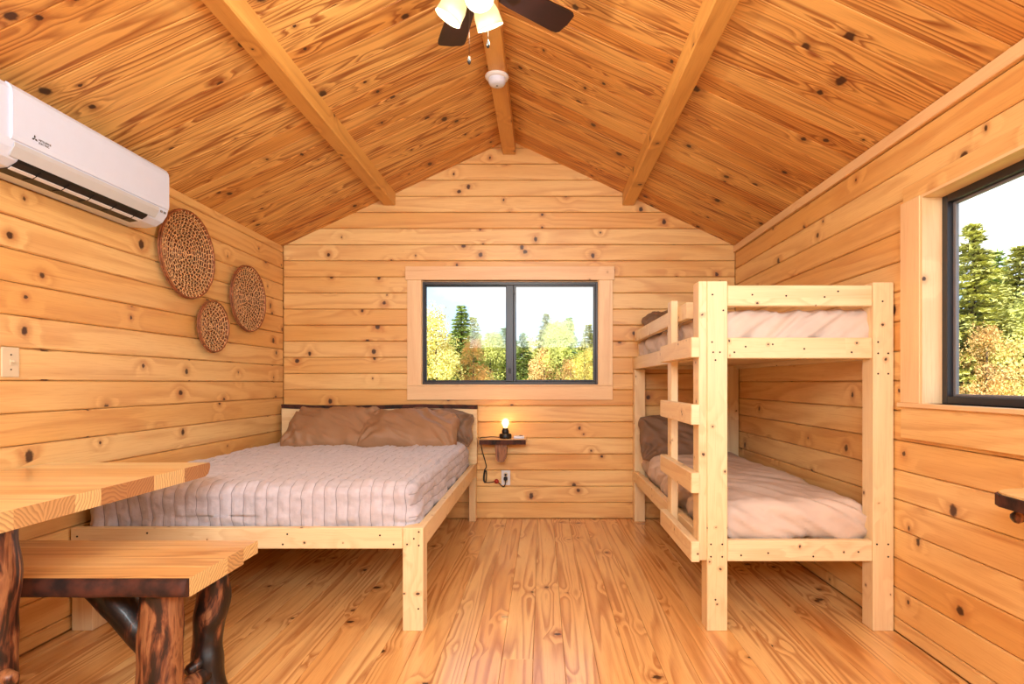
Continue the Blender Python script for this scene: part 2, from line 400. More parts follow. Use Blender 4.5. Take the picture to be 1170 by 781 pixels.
# side walls: seams half a board out of step with the back wall
def side_wall(name, X, sgn, hole=None):
    w = MB(); z = .064-BH
    while z < ZE:
        z0 = max(z, 0); z1 = min(z+BH, ZE)
        xa, xb = sorted((X, X+sgn*.04))
        ss = segs(YF, YB, hole[:2] if hole else None, z0, z1, hole[2:] if hole else None)
        if hole and z1 > hole[2] and z0 < hole[3]:
            if z0 < hole[2]-.004: w.box(xa, xb, hole[0], hole[1], z0+.001, hole[2], 1, .003, .31)
            if z1 > hole[3]+.004: w.box(xa, xb, hole[0], hole[1], hole[3], z1-.001, 1, .003, .67)
        for a, b in joint(ss, .25):
            w.box(xa, xb, a, b, z0+.0015, z1-.0015, 1, .0055)
        z += BH
    xa, xb = sorted((X+sgn*.03, X+sgn*.09))
    if hole:
        for (a, b, c, d) in ((YF, hole[0], -.05, ZE+.05), (hole[1], YB+.1, -.05, ZE+.05), (hole[0], hole[1], -.05, hole[2]), (hole[0], hole[1], hole[3], ZE+.05)):
            w.box(xa, xb, a, b, c, d, 1, 0, .5)
    else: w.box(xa, xb, YF-.1, YB+.1, -.05, ZE+.05, 1, 0, .5)
    struct(w.build(name, M['wall']))
side_wall('wall_left', XL, -1)
side_wall('wall_right', XR, 1, RW)
w = MB(); z = 0
while z < ZR:
    w.box(XL, XR, YF-.04, YF, z+.001, z+BH-.001, 0, .003); z += BH
w.box(XL-.1, XR+.1, YF-.1, YF-.03, 0, 3.2, 0, 0)
struct(w.build('wall_front', M['wall']))
# floor
w = MB(); x = -.038-.1245*17
while x < XR:
    a, b = max(x, XL), min(x+.1245, XR)
    if b > a+.002:
        cuts = [YF]+([random.uniform(.5, 3.9)] if random.random() < .3 else [])+[YB]
        for c, d in zip(cuts, cuts[1:]): w.box(a+.0006, b-.0006, c, d, -.02, 0, 1, .0012)
    x += .1245
w.box(XL-.1, XR+.1, YF-.1, YB+.1, -.06, -.019, 1, 0, .5)
struct(w.build('floor', M['floor']))
# ceiling: boards run from eave to ridge
w = MB()
ang = math.atan(SL); ln = math.hypot(XR-XC, ZR-ZE)
for side in (-1, 1):
    if side < 0: mt = Matrix.Translation((XC, 0, ZR)) @ Matrix.Rotation(PI, 4, 'Z') @ Matrix.Rotation(ang, 4, 'Y')
    else: mt = Matrix.Translation((XC, 0, ZR)) @ Matrix.Rotation(ang, 4, 'Y')
    y = -4.7
    while y < 4.7:
        lo, hi = y, y+.137
        ylo, yhi = (lo, hi) if side > 0 else (lo, hi)
        wy = sorted(((-lo, -hi) if side < 0 else (lo, hi)))
        if wy[1] > YF-.1 and wy[0] < YB+.05:
            w.box(-.02, ln+.05, lo+.001, min(hi, 4.7)-.001, 0, .02, 0, .003, mat=mt)
        y += .137
    w.box(-.03, ln+.12, -4.7, 4.7, .018, .06, 0, 0, .5, mat=mt)
ceil = struct(w.build('ceiling', M['ceil']))
# ridge beam and the two purlins
w = MB(); w.box(XC-.052, XC+.052, YF, YB, 2.945, ZR+.01, 1, .004, .21); struct(w.build('trim_1', M['beam']))
w = MB(); w.box(-1.287, -1.19, YF, YB, 2.533, 2.68, 1, .007, .43); struct(w.build('trim_2', M['beam']))
w = MB(); w.box(.645, .742, YF, YB, 2.533, 2.68, 1, .007, .66); struct(w.build('trim_3', M['beam']))
w = MB()                                     # narrow cap board under the right eave
w.box(XR-.018, XR, YF, YB, 2.153, 2.206, 1, .003, .9); struct(w.build('trim_4', M['trim']))

# back window
win = srt('window_1', (0, YB, BW[2]))
x0, x1, z0, z1 = BW
def casing(b, parent, m='trim', name='casing'): 
    w = MB(); w.box(*b[:6], b[6], .002); return w.build(name, M[m], parent)
casing((x0-.118, x0-.005, YB-.02, YB, z0-.012, z1+.012, 2), win)
casing((x1+.005, x1+.118, YB-.02, YB, z0-.012, z1+.012, 2), win)
casing((x0-.132, x1+.132, YB-.026, YB, z1+.012, z1+.122, 0), win)
casing((x0-.118, x1+.118, YB-.022, YB, z0-.125, z0-.012, 0), win)
w = MB(); w.box(x0-.118, x1+.118, YB-.032, YB+.05, z0-.012, z0, 0, .002); w.build('sill', M['trim'], win)
w = MB()
for b in ((x0-.005, x0+.0, YB-.0, YB+.05, z0, z1), (x1, x1+.005, YB, YB+.05, z0, z1), (x0, x1, YB, YB+.05, z1, z1+.012)): w.box(*b, 2, .001)
w.build('jamb', M['trim'], win)
def rect_frame(name, parent, axis, a0, a1, z0, z1, d0, d1, t, m, tb=None):
    """four bars; axis 0: along x at y d0..d1; axis 1: along y at x d0..d1"""
    w = MB(); tb = tb or t
    for (p, q, r, s_) in ((a0, a0+t, z0, z1), (a1-t, a1, z0, z1), (a0+t, a1-t, z1-tb, z1), (a0+t, a1-t, z0, z0+tb)):
        if axis == 0: w.box(p, q, d0, d1, r, s_, 0, .002)
        else: w.box(d0, d1, p, q, r, s_, 1, .002)
    return w.build(name, M[m], parent)
rect_frame('window_frame', win, 0, x0, x1, z0, z1, YB+.005, YB+.06, .018, 'black_frame', .024)
xm = (582-620)/141.0
rect_frame('sash', win, 0, x0+.018, xm+.012, z0+.024, z1-.024, YB+.032, YB+.050, .011, 'black_frame')
w = MB(); w.box(xm-.030, xm+.034, YB+.008, YB+.031, z0+.0245, z1-.0245, 2, .004); w.build('meeting_stile', M['black_frame'], win)
rect_frame('sash', win, 0, xm+.0345, x1-.018, z0+.024, z1-.024, YB+.010, YB+.030, .020, 'black_frame', .014)
w = MB(); w.box(xm-.008, xm+.012, YB+.002, YB+.011, z0+.09, z0+.13, 2, .002); w.box(xm+.034, xm+.05, YB+.003, YB+.01, z1-.10, z1-.09, 2, .001); w.build('latch', M['black'], win)
for a, b, y in ((x0+.029, xm, YB+.041), (xm+.05, x1-.038, YB+.02)):
    w = MB(); w.box(a, b, y-.002, y+.002, z0+.03, z1-.03, 0, 0); w.build('pane', M['glass'], win)

# right window
win = srt('window_2', (XR, (RW[0]+RW[1])/2, RW[2]))
y0, y1, z0, z1 = RW
casing((XR-.022, XR, y1+.0, y1+.125, z0-.0, z1+.0, 2), win)
casing((XR-.022, XR, y0-.125, y0, z0-.0, z1+.0, 2), win)
casing((XR-.010, XR, y0-.125, y1+.125, z1, z1+.07, 1), win, 'wall')
casing((XR-.020, XR, y0-.125, y1+.125, z0-.15, z0-.018, 1), win, 'wall')
w = MB(); w.box(XR-.034, XR+.085, y0-.13, y1+.13, z0-.018, z0, 1, .002); w.build('sill', M['trim'], win)
w = MB()
w.box(XR-.018, XR+.085, y1-.012, y1, z0, z1, 2, .001, .3); w.box(XR-.018, XR+.085, y0, y0+.012, z0, z1, 2, .001, .3)
w.box(XR-.018, XR+.085, y0+.012, y1-.012, z1-.012, z1, 1, .001, .3)
w.build('jamb', M['trim'], win)
rect_frame('window_frame', win, 1, y0+.012, y1-.012, z0, z1-.012, XR+.062, XR+.10, .03, 'black_frame', .03)
rect_frame('sash', win, 1, y0+.042, y1-.042, z0+.03, z1-.042, XR+.085, XR+.10, .016, 'gray', .010)
w = MB(); w.box(XR+.091, XR+.094, y0+.05, y1-.05, z0+.035, z1-.05, 1, 0); w.build('pane', M['glass'], win)
# cabin door in the wall behind the camera
dr = srt('door_1', (.9, YF, 0))
w = MB(); w.box(.45, 1.35, YF, YF+.03, 0, 2.03, 2, .003); w.build('door_panel', M['trim'], dr)
w = MB(); w.tube([(.52, YF+.03, .98), (.52, YF+.08, .98)], [.012, .025], 14); w.build('door_knob', M['metal'], dr)

# ------------------------------------------------------------------ soft goods
def soft_box(x0, x1, y0, y1, z0, z1, r, step, disp, name, mat, parent=None, rz=None):
    """rounded box of fabric with a displacement along its normals"""
    bm = bmesh.new(); C = Vector(((x0+x1)/2, (y0+y1)/2, (z0+z1)/2)); H = Vector(((x1-x0)/2, (y1-y0)/2, (z1-z0)/2))
    rz = rz or r
    ks = [max(2, int(2*h/step)) for h in H]
    for k in range(3):
        i, j = [a for a in range(3) if a != k]
        for sg in (-1, 1):
            grid = []
            for a in range(ks[i]+1):
                row = []
                for b_ in range(ks[j]+1):
                    p = Vector((0, 0, 0)); p[i] = -H[i]+2*H[i]*a/ks[i]; p[j] = -H[j]+2*H[j]*b_/ks[j]; p[k] = sg*H[k]
                    row.append(bm.verts.new(p))
                grid.append(row)
            for a in range(ks[i]):
                for b_ in range(ks[j]):
                    q = [grid[a][b_], grid[a+1][b_], grid[a+1][b_+1], grid[a][b_+1]]
                    if (sg > 0) == (k == 1): q.reverse()
                    bm.faces.new(q)
    bmesh.ops.remove_doubles(bm, verts=bm.verts[:], dist=1e-5)
    rr = Vector((r, r, rz))
    for v in bm.verts:
        p = v.co.copy(); inner = Vector([max(-(H[a]-rr[a]), min(H[a]-rr[a], p[a])) for a in range(3)])
        d = Vector([(p[a]-inner[a])/rr[a] for a in range(3)])
        n = d.normalized() if d.length > 0 else Vector((0, 0, 1))
        q = inner+Vector([n[a]*rr[a] for a in range(3)])+C
        v.co = q+disp(q, n)
    me = bpy.data.meshes.new(name); off = root_loc(parent)
    for v in bm.verts: v.co -= off
    bmesh.ops.recalc_face_normals(bm, faces=bm.faces[:])
    for f in bm.faces: f.smooth = True
    bm.to_mesh(me); bm.free(); me.materials.append(mat)
    o = bpy.data.objects.new(name, me); COL.objects.link(o)
    if parent: o.parent = parent
    return o
def fbm(p, s, o=(0, 0, 0)): return noise.noise(Vector((p.x*s+o[0], p.y*s+o[1], p.z*s+o[2])))
def ridge(p, sx, sy, sz, o=0):
    return (1-abs(noise.noise(Vector((p.x*sx+o, p.y*sy, p.z*sz)))*2.2))

# big bed -------------------------------------------------------------------
bed = thing('double_bed', 'large double bed with pale pine frame and live-edge headboard in the left corner', 'bed', (-1.31, 3.5, 0))
def part(name, mat, parent, *boxes, ch=.003, label=None):
    w = MB()
    for b in boxes: w.box(*b[:7], ch)
    o = w.build(name, M[mat] if isinstance(mat, str) else mat, parent)
    if label: o['label'] = label
    return o
BX0, BX1, BY0 = -2.085, -.529, 2.514
part('leg', 'frame', bed, (BX1-.091, BX1, BY0, BY0+.089, 0, .457, 2))
part('leg', 'frame', bed, (BX0-.005, BX0+.088, BY0+.006, BY0+.095, 0, .362, 2))
part('leg', 'frame', bed, (-.585, -.53, 4.50, 4.565, 0, .46, 2))
part('leg', 'frame', bed, (BX0, BX0+.06, 4.50, 4.565, 0, .46, 2))
part('foot_rail', 'frame', bed, (BX0-.005, BX1-.092, BY0, BY0+.038, .365, .457, 0))
part('side_rail', 'frame', bed, (BX1-.038, BX1-.0005, BY0+.09, 4.50, .362, .457, 1))
part('side_rail', 'frame', bed, (BX0, BX0+.038, BY0+.1, 4.50, .362, .457, 1))
part('deck', 'frame', bed, (BX0+.04, BX1-.04, BY0+.04, 4.5, .38, .40, 0))
# headboard: pale slab with a dark natural top edge
w = MB(); top = []
xa, xb = -2.07, -.522
nn = 40
for i in range(nn+1):
    x = xa+(xb-xa)*i/nn; top.append((x, .892+.006*math.sin(x*5)+.006*noise.noise(Vector((x*4, 1, 0)))))
w.poly_prism([(xa, .46), (xb, .46)]+top[::-1], 1, 4.505, 4.56, .35)
hb = w.build('headboard', M['frame'], bed)
w = MB(); out = list(top)+[(x, z+.030+.005*noise.noise(Vector((x*9, 4, 0)))) for x, z in top[::-1]]
w.poly_prism(out[::-1], 1, 4.497, 4.568, .5); w.build('bark_edge', M['bark'], hb)['label'] = 'dark live edge along the top'
def screws(parent, pts, ax=1, r=.0042):
    sm = None
    for p in pts:
        if sm is None:
            w = MB(); d = Vector((0, 0, 0)); d[ax] = 1
            w.tube([Vector(p)-d*.0015*(1 if ax == 1 else 1), Vector(p)+d*.004], r, 8); sm = w.build('screw', M['screw'], parent); p0 = Vector(p)
        else:
            c = sm.copy(); COL.objects.link(c); c.parent = parent; c.location = sm.location+Vector(p)-p0
screws(bed, [(-.548, BY0, .44), (-.548, BY0, .38), (-.60, BY0, .385), (-.57, BY0, .41), (-.55, BY0, .10), (-.66, BY0, .385), (-.72, BY0, .425), (-2.06, BY0, .42), (-2.05, BY0, .39), (-1.75, BY0, .435), (-1.15, BY0, .385), (-1.13, BY0, .43)])

# quilt
Q = (-2.060, -.580, 2.562, 4.46, .405, .660)
P_ = .052
def quilt_d(p, n):
    s = p.x+max(0, n.x)*(Q[5]-p.z)*1.0
    if n.x > .6: s = Q[1]+(Q[5]-p.z)
    m = (s+3.14) % P_-P_/2
    g = math.exp(-(m/.006)**2)
    d = n*(-.005*g)
    cr = noise.noise(Vector((p.x*14, p.y*26, p.z*40)))
    d += n*(.0055*fbm(p, 22)+.008*fbm(p, 6, (3, 1, 2))+.0045*cr*(1-g)+.003*fbm(p, 60)+.0025*(1-3*abs(noise.noise(Vector((p.x*5+p.z*8, p.y*5, p.z*14))))))
    if n.z < .7:
        d += n*(.012*ridge(p, 4, 5, 9, 3)*max(0, (.66-p.z)/.2))
        # folds fanning from the front corner
        c = Vector((Q[1], Q[2], .46)); r = (p-c).length
        d += n*.010*math.exp(-(r/.22)**2)*math.sin(math.atan2(p.z-c.z, (p-c).length+.01)*14+r*20)
    if n.y < -.3: d += Vector((0, -.018*max(0, (p.z-.44)/.22)*(1-max(0, n.z)), 0))
    # slight sag and the raised hem between the posts
    if p.z < .50 and n.y < -.3: d.z += .010*math.sin(p.x*4+1)
    d.z += -.010*max(0, n.z)*(1+fbm(p, 2.5))
    return d
quilt = soft_box(*Q, .070, .0085, quilt_d, 'quilted_bedspread', M['quilt'])
tag(quilt, 'pale grey lilac quilt with stitched channels fitted over the large bed', 'bedspread')

def make_pillow(name, label, group, loc, rot, w, h, t, mat, seed):
    bm = bmesh.new(); n1, n2 = 80, 52; g = {}
    for sd in (1, -1):
        for i in range(n1+1):
            for j in range(n2+1):
                edge = i in (0, n1) or j in (0, n2)
                if sd < 0 and edge: g[(sd, i, j)] = g[(1, i, j)]; continue
                u = -1+2*i/n1; v = -1+2*j/n2
                uu = math.sin(u*PI/2)*.45+u*.55; vv = math.sin(v*PI/2)*.45+v*.55
                e = ((1-uu*uu)*(1-vv*vv))
                th = t/2*max(0, e)**.5
                pin = 1-.16*(1-abs(vv))**.8*abs(uu)**2 if 1 else 1
                x = w/2*uu*(1-.07*(1-abs(vv))*(abs(uu)**3)); y = h/2*vv*(1-.10*(1-abs(uu))*abs(vv)**3)
                rc = max(0, abs(uu)+abs(vv)-1.55); x *= 1-.22*rc; y *= 1-.22*rc
                y += .022*noise.noise(Vector((x*6+seed, sd*.0, 2)))*abs(vv)
                x += .02*noise.noise(Vector((seed, y*9, 5)))*abs(uu)
                p = Vector((x, y, sd*th))
                wr = noise.noise(Vector((x*5+seed, y*5, sd*2)))*.024
                k1 = noise.noise(Vector((x*9+y*7+seed, (x-y)*2.5, sd))); wr += .022*(1-abs(k1)*3)*(.4+abs(uu)*.8)
                k2 = noise.noise(Vector((x*4-seed, y*22+x*9, sd))); wr += .005*(1-abs(k2)*3)
                for cx in (-1, 1):
                    for cy in (-1, 1):
                        dx = x-cx*w/2; dy = y-cy*h/2; rr = math.hypot(dx, dy)
                        wr += .020*math.exp(-(rr/.17)**2)*math.sin(math.atan2(dy, dx)*12+seed)
                p.z += sd*wr*min(1, e*5)
                g[(sd, i, j)] = bm.verts.new(p)
    for sd in (1, -1):
        for i in range(n1):
            for j in range(n2):
                q = [g[(sd, i, j)], g[(sd, i+1, j)], g[(sd, i+1, j+1)], g[(sd, i, j+1)]]
                if sd < 0: q.reverse()
                bm.faces.new(q).smooth = True
    me = bpy.data.meshes.new(name); bm.to_mesh(me); bm.free(); me.materials.append(mat)
    o = bpy.data.objects.new(name, me); COL.objects.link(o); o.location = loc; o.rotation_euler = rot
    return tag(o, label, 'pillow', group)
G = 'brown pillows on the double bed'
make_pillow('pillow', 'brown pillow nearest the left wall, leaning on the headboard', G, (-1.545, 4.24, .752), (R(38), 0, R(-1)), .76, .44, .22, M['pillow'], 1.3)
make_pillow('pillow', 'plump brown pillow in front at the middle of the headboard', G, (-.985, 4.22, .742), (R(33), R(3), R(3)), .74, .44, .24, M['pillow'], 4.1)
make_pillow('pillow', 'brown pillow mostly hidden at the headboard end nearest the shelf', G, (-.785, 4.385, .765), (R(62), R(6), R(2)), .52, .30, .12, M['pillow_b'], 8.2)

# bunk bed ------------------------------------------------------------------
KX0, KX1, KY0, KY1 = .728, 1.555, 2.515, 4.592
bunk = thing('bunk_bed', 'pale pine twin bunk bed with side ladder against the right wall', 'bunk bed', (1.14, 3.55, 0))
part('post', 'frame', bunk, (KX0, KX0+.091, KY0, KY0+.089, 0, 1.55, 2))
part('post', 'frame', bunk, (KX1-.091, KX1, KY0, KY0+.089, 0, 1.545, 2))
part('post', 'frame', bunk, (KX0, KX0+.085, 4.503, KY1, 0, 1.205, 2), (KX0+.04, KX0+.085, 4.555, KY1, 1.206, 1.50, 2))
part('post', 'frame', bunk, (KX1-.091, KX1, 4.503, KY1, 0, 1.545, 2))
ex = []
for nm, za, zb in (('end_rail', .308, .400), ('end_rail', 1.208, 1.300), ('guard_rail', 1.440, 1.532)):
    part(nm, 'frame', bunk, (KX0+.092, KX1-.092, KY0+.004, KY0+.042, za, zb, 0))
for za, zb in ((.308, .400), (1.208, 1.300)):
    part('end_rail', 'frame', bunk, (KX0+.092, KX1-.092, KY1-.04, KY1-.002, za, zb, 0))
    part('side_rail', 'frame', bunk, (KX0, KX0+.038, KY0+.09, 4.502 if za < 1 else KY1-.002, za, zb, 1))
    part('side_rail', 'frame', bunk, (KX1-.038, KX1, KY0+.09, 4.502, za, zb, 1))
    part('deck', 'frame', bunk, (KX0+.04, KX1-.04, KY0+.045, 4.5, za+.025, za+.045, 0))
part('guard_rail', 'frame', bunk, (KX0, KX0+.038, 2.88, 4.49, 1.425, 1.508, 1))
lad = thing('ladder', '', '', (.69, 2.82, 0)); del lad['label']; del lad['category']
lad.parent = bunk; lad.location = Vector((.69, 2.82, 0))-bunk.location
part('upright', 'frame', lad, (.690, .7275, 2.515, 2.604, .313, 1.55, 2))
part('upright', 'frame', lad, (.690, .7275, 3.05, 3.135, .32, 1.54, 2))
for zt in (1.30, 1.004, .704, .402):
    part('rung', 'frame', lad, (.652, .6895, 2.492, 3.15, zt-.089, zt, 1))
screws(bunk, [(x, KY0, z) for x, z in ((.75, 1.28), (.755, 1.235), (.785, 1.235), (.765, 1.20), (.80, 1.42), (.752, 1.49), (.745, .385), (.795, .385), (.745, .33), (.795, .33), (1.485, 1.28), (1.485, 1.23), (1.53, 1.23), (1.485, 1.14), (1.53, 1.14), (1.48, .385), (1.53, .385), (1.505, 1.46), (1.53, .33), (.765, .14))])
screws(bunk, [(x, KY0+.004, z) for x, z in ((.85, 1.235), (.90, 1.26), (1.02, 1.27), (1.16, 1.25), (1.37, 1.235), (.88, .335), (1.0, .345), (1.2, .33), (1.4, .35), (.93, 1.49), (1.08, 1.485), (1.25, 1.48), (1.31, 1.505))])

def mat_d(seed, amp, diag):
    def f(p, n):
        side = 1-max(0, n.z)
        wv = noise.noise(Vector((p.x*2.5+seed, p.y*2.5, p.z*4)))*.10
        t = p.x*.9+p.y*.7+p.z*diag+wv
        a = noise.noise(Vector((t*7+seed, (p.x-p.y)*1.3, p.z*1.5)))
        b_ = noise.noise(Vector((t*19+seed, (p.x-p.y)*3, p.z*3)))
        a = (1-abs(a)*2.4); b_ = 1-abs(b_)*2.4
        d = n*(amp*a*(.6+.7*side)+amp*.5*b_*(.5+.8*side)+.014*fbm(p, 3.0, (seed, 0, 0))+.003*fbm(p, 28))
        return d-n*amp*1.1
    return f
mu = soft_box(KX0+.042, KX1-.041, KY0+.048, 4.54, 1.256, 1.452, .06, .0125, mat_d(2, .020, -1.3), 'mattress', M['sheet'])
tag(mu, 'upper bunk mattress in a creased pale beige cover behind the guard rails', 'mattress', 'bunk mattresses')
def low_d(p, n):
    d = mat_d(9, .019, 1.1)(p, n)
    if n.z > .2: d.z += .02*math.sin((p.x-KX0)/(KX1-KX0)*PI)-.01
    return d
ml = soft_box(KX0+.045, KX1-.045, KY0+.048, 4.498, .356, .575, .09, .0125, low_d, 'mattress', M['sheet'])
tag(ml, 'lower bunk mattress in a rumpled beige cover with rounded sagging edges', 'mattress', 'bunk mattresses')
make_pillow('pillow', 'dark taupe pillow leaning at the far end of the lower bunk', None, (1.03, 4.30, .68), (R(58), 0, R(-3)), .62, .40, .20, M['pillow_b'], 2.7)
make_pillow('pillow', 'brown pillow on the upper bunk, just showing above the guard rail', None, (1.06, 4.27, 1.535), (R(20), 0, 0), .62, .42, .16, M['pillow_b'], 6.7)

# ------------------------------------------------------------------ dining table and bench
tb = thing('rustic_table', 'rustic table with butcher-block pine top on log legs at lower left', 'table', (-1.75, 1.85, 0))
w = MB(); w.end = 1; ys = [2.42, 2.334, 2.248, 2.073, 1.824, 1.722, 1.522, 1.40, 1.28]
TX = -1.417
for k, (b, a) in enumerate(zip(ys, ys[1:])):
    if k == 0:
        sec = [(a, .706), (b-.035, .706), (b-.012, .716), (b, .738), (b+.002, .752), (b-.004, .761), (a, .761)]
        w.poly_prism(sec, 0, -2.09, TX, .13)
    else: w.box(-2.09, TX, a, b, .706, .761, 0, .0004, [.13, .93, .37, .71, .22, .55, .83, .4][k])
w.build('table_top', [M['tabletop'], M['end']], tb)
def log(pts, rad, name, parent, seg=20, wob=.16, m='log', rnd=None, knots=()):
    P = []; RR = []
    n = len(pts)
    for i in range(n-1):
        a, b = Vector(pts[i]), Vector(pts[i+1]); K = max(2, int((b-a).length/.018))
        for k in range(K):
            t = k/K; P.append(a.lerp(b, t)); RR.append(rad[i]*(1-t)+rad[i+1]*t)
    P.append(Vector(pts[-1])); RR.append(rad[-1])
    # smooth the path a little
    for _ in range(3):
        P = [P[0]]+[(P[i-1]+P[i]*2+P[i+1])/4 for i in range(1, len(P)-1)]+[P[-1]]
    w = MB(); w.tube(P, RR, seg, rnd=rnd, wob=wob, wsc=9)
    for (c, d, r) in knots:
        c = Vector(c); d = Vector(d); w.tube([c, c+d*.5, c+d*.85, c+d], [r*1.3, r, r*.9, r*.5], 12, rnd=rnd, wob=.15, wsc=20)
    return w.build(name, M[m], parent)
log([(-1.545, 1.60, 0), (-1.555, 1.60, .35), (-1.55, 1.60, .706)], [.062, .058, .062], 'leg', tb, rnd=.52, knots=[((-1.51, 1.585, .28), (.045, -.01, .0), .022)])
log([(-2.0, 1.55, 0), (-1.99, 1.55, .706)], [.07, .065], 'leg', tb, rnd=.3)
log([(-2.02, 2.0, 0), (-2.02, 2.0, .706)], [.055, .055], 'leg', tb, rnd=.3)
log([(-1.98, 1.55, .28), (-1.56, 1.6, .28)], [.035, .035], 'stretcher', tb, rnd=.4)

bn = thing('rustic_bench', 'rustic pine slab bench with bark edge on twisted log legs below the table', 'bench', (-1.5, 1.95, 0))
w = MB(); w.end = 1; ys = [2.163, 2.06, 1.955, 1.85, 1.745]
for k, (b, a) in enumerate(zip(ys, ys[1:])): w.box(-2.07, -1.084, a, b, .442 if k else .452, .5, 0, .0006, [.15, .62, .44, .88][k])
w.build('seat', [M['slab'], M['end']], bn)
w = MB(); sec = [(1.7448, .444), (1.729, .447), (1.722, .458), (1.724, .476), (1.728, .490), (1.733, .4995), (1.7448, .4998)]
nseg = 40; b0 = len(w.v)
for i in range(nseg+1):
    x = -2.07+(2.07-1.085)*i/nseg; dd = .006*noise.noise(Vector((x*9, 0, 0)))
    for y, z in sec: w.v.append(Vector((x, y+(dd if y < 1.744 else 0), z)))
for i in range(nseg):
    for k in range(len(sec)-1):
        a = b0+i*len(sec)+k; w.face([a, a+len(sec), a+len(sec)+1, a+1][::-1], [(i*.02, k*.01)]*4, .4, True)
w.face([b0+nseg*len(sec)+k for k in range(len(sec))], [(0, 0)]*len(sec), .4)
w.build('bark_edge', M['bark'], bn)['label'] = 'dark bark front edge'
log([(-1.235, 1.83, 0), (-1.232, 1.83, .22), (-1.225, 1.83, .441)], [.070, .064, .060], 'leg', bn, rnd=.63, wob=.10)
log([(-1.19, 2.04, 0), (-1.215, 2.05, .14), (-1.185, 2.05, .30), (-1.195, 2.05, .441)], [.052, .056, .050, .046], 'leg', bn, rnd=.38, wob=.42,
    knots=[((-1.18, 2.03, .40), (-.01, -.045, .01), .022), ((-1.20, 2.02, .12), (-.03, -.06, -.02), .022)])
log([(-1.96, 1.83, 0), (-1.96, 1.83, .441)], [.06, .055], 'leg', bn, rnd=.5)
log([(-1.985, 2.05, 0), (-1.985, 2.05, .441)], [.05, .045], 'leg', bn, rnd=.5)
log([(-1.56, 1.95, .445), (-1.42, 1.93, .33), (-1.26, 1.88, .17)], [.056, .052, .044], 'brace', bn, rnd=.25, wob=.2, knots=[((-1.345, 1.90, .255), (.0, -.03, .01), .03)])
log([(-1.235, 1.86, .055), (-1.19, 2.02, .075)], [.026, .03], 'stretcher', bn, rnd=.62)

# ------------------------------------------------------------------ shelves
sh = thing('wall_shelf', 'small live-edge shelf on half-log bracket beside the bed, under the back window', 'shelf', (-.31, YB, .6), 'live-edge wall shelves')
w = MB(); w.box(-.492, -.131, 4.412, YB-.001, .624, .660, 0, .002, .4); w.build('board', M['slab'], sh)
w = MB()
pp = [(-.492+.361*i/24, 4.411-.006-.006*noise.noise(Vector((i*.5, 3, 0)))) for i in range(25)]
w.poly_prism([(-.492, 4.4125), (-.131, 4.4125)]+pp[::-1], 2, .620, .657, .4); w.build('bark_edge', M['bark'], sh)
w = MB()
prof = [(4.599, .623), (4.42, .623), (4.425, .56), (4.455, .50), (4.50, .478), (4.599, .47)]
b0 = len(w.v)
rings = 9
for i, t in enumerate([k/8 for k in range(9)]):
    # half log seen from the front: rounded underside
    yy = 4.44+.158*t; bot = .475+.012*math.sin(t*PI) if t > 0 else .478
    pts = []
    for k in range(17):
        a = PI*k/16; rx = .046; ry = .623-bot
        ca_ = math.cos(a); pts.append(Vector((-.327+rx*math.copysign(abs(ca_)**.45, ca_), yy, .623-ry*math.sin(a))))
    w.v += pts
for i in range(8):
    for k in range(16):
        a = b0+i*17+k; w.face([a, a+1, a+18, a+17], [(k*.01, i*.02), (k*.01+.01, i*.02), (k*.01+.01, i*.02+.02), (k*.01, i*.02+.02)], .6, True)
w.face([b0+k for k in range(17)], [(k*.01, .0) for k in range(17)], .75); w.face([b0+8*17+k for k in range(17)][::-1], [(0, 0)]*17, .5)
w.build('bracket', M['log'], sh)

sh2 = thing('wall_shelf', 'live-edge shelf on the right wall below the side window, cut by the frame edge', 'shelf', (XR, 1.45, .75), 'live-edge wall shelves')
w = MB()
o2 = [(XR-.001, 1.16), (XR-.001, 1.725), (1.44, 1.703), (1.365, 1.678), (1.325, 1.652), (1.310, 1.62), (1.304, 1.53), (1.298, 1.35), (1.30, 1.16)]
w.poly_prism(o2, 2, .752, .786, .5); bo = w.build('board', M['tabletop'], sh2)
w = MB(); inn = o2[1:]; ou2 = []
for k, (x, y) in enumerate(inn):
    a = Vector(inn[max(k-1, 0)]); b = Vector(inn[min(k+1, len(inn)-1)]); d = (b-a).normalized(); nrm = Vector((d.y, -d.x))
    if nrm.dot(Vector((x, y))-Vector((1.5, 1.4))) < 0: nrm = -nrm
    ou2.append((min(x+nrm.x*.008, XR-.001), y+nrm.y*.008))
inn2 = [(x-(x-1.5)*.002, y) for x, y in inn]
w.poly_prism(inn+ou2[::-1], 2, .746, .780, .5)
w.build('bark_edge', M['bark'], sh2)
log([(1.548, 1.60, .60), (1.46, 1.61, .69), (1.385, 1.625, .745)], [.03, .036, .034], 'bracket', sh2, rnd=.5, knots=[((1.385, 1.63, .725), (-.03, .01, -.02), .018)])

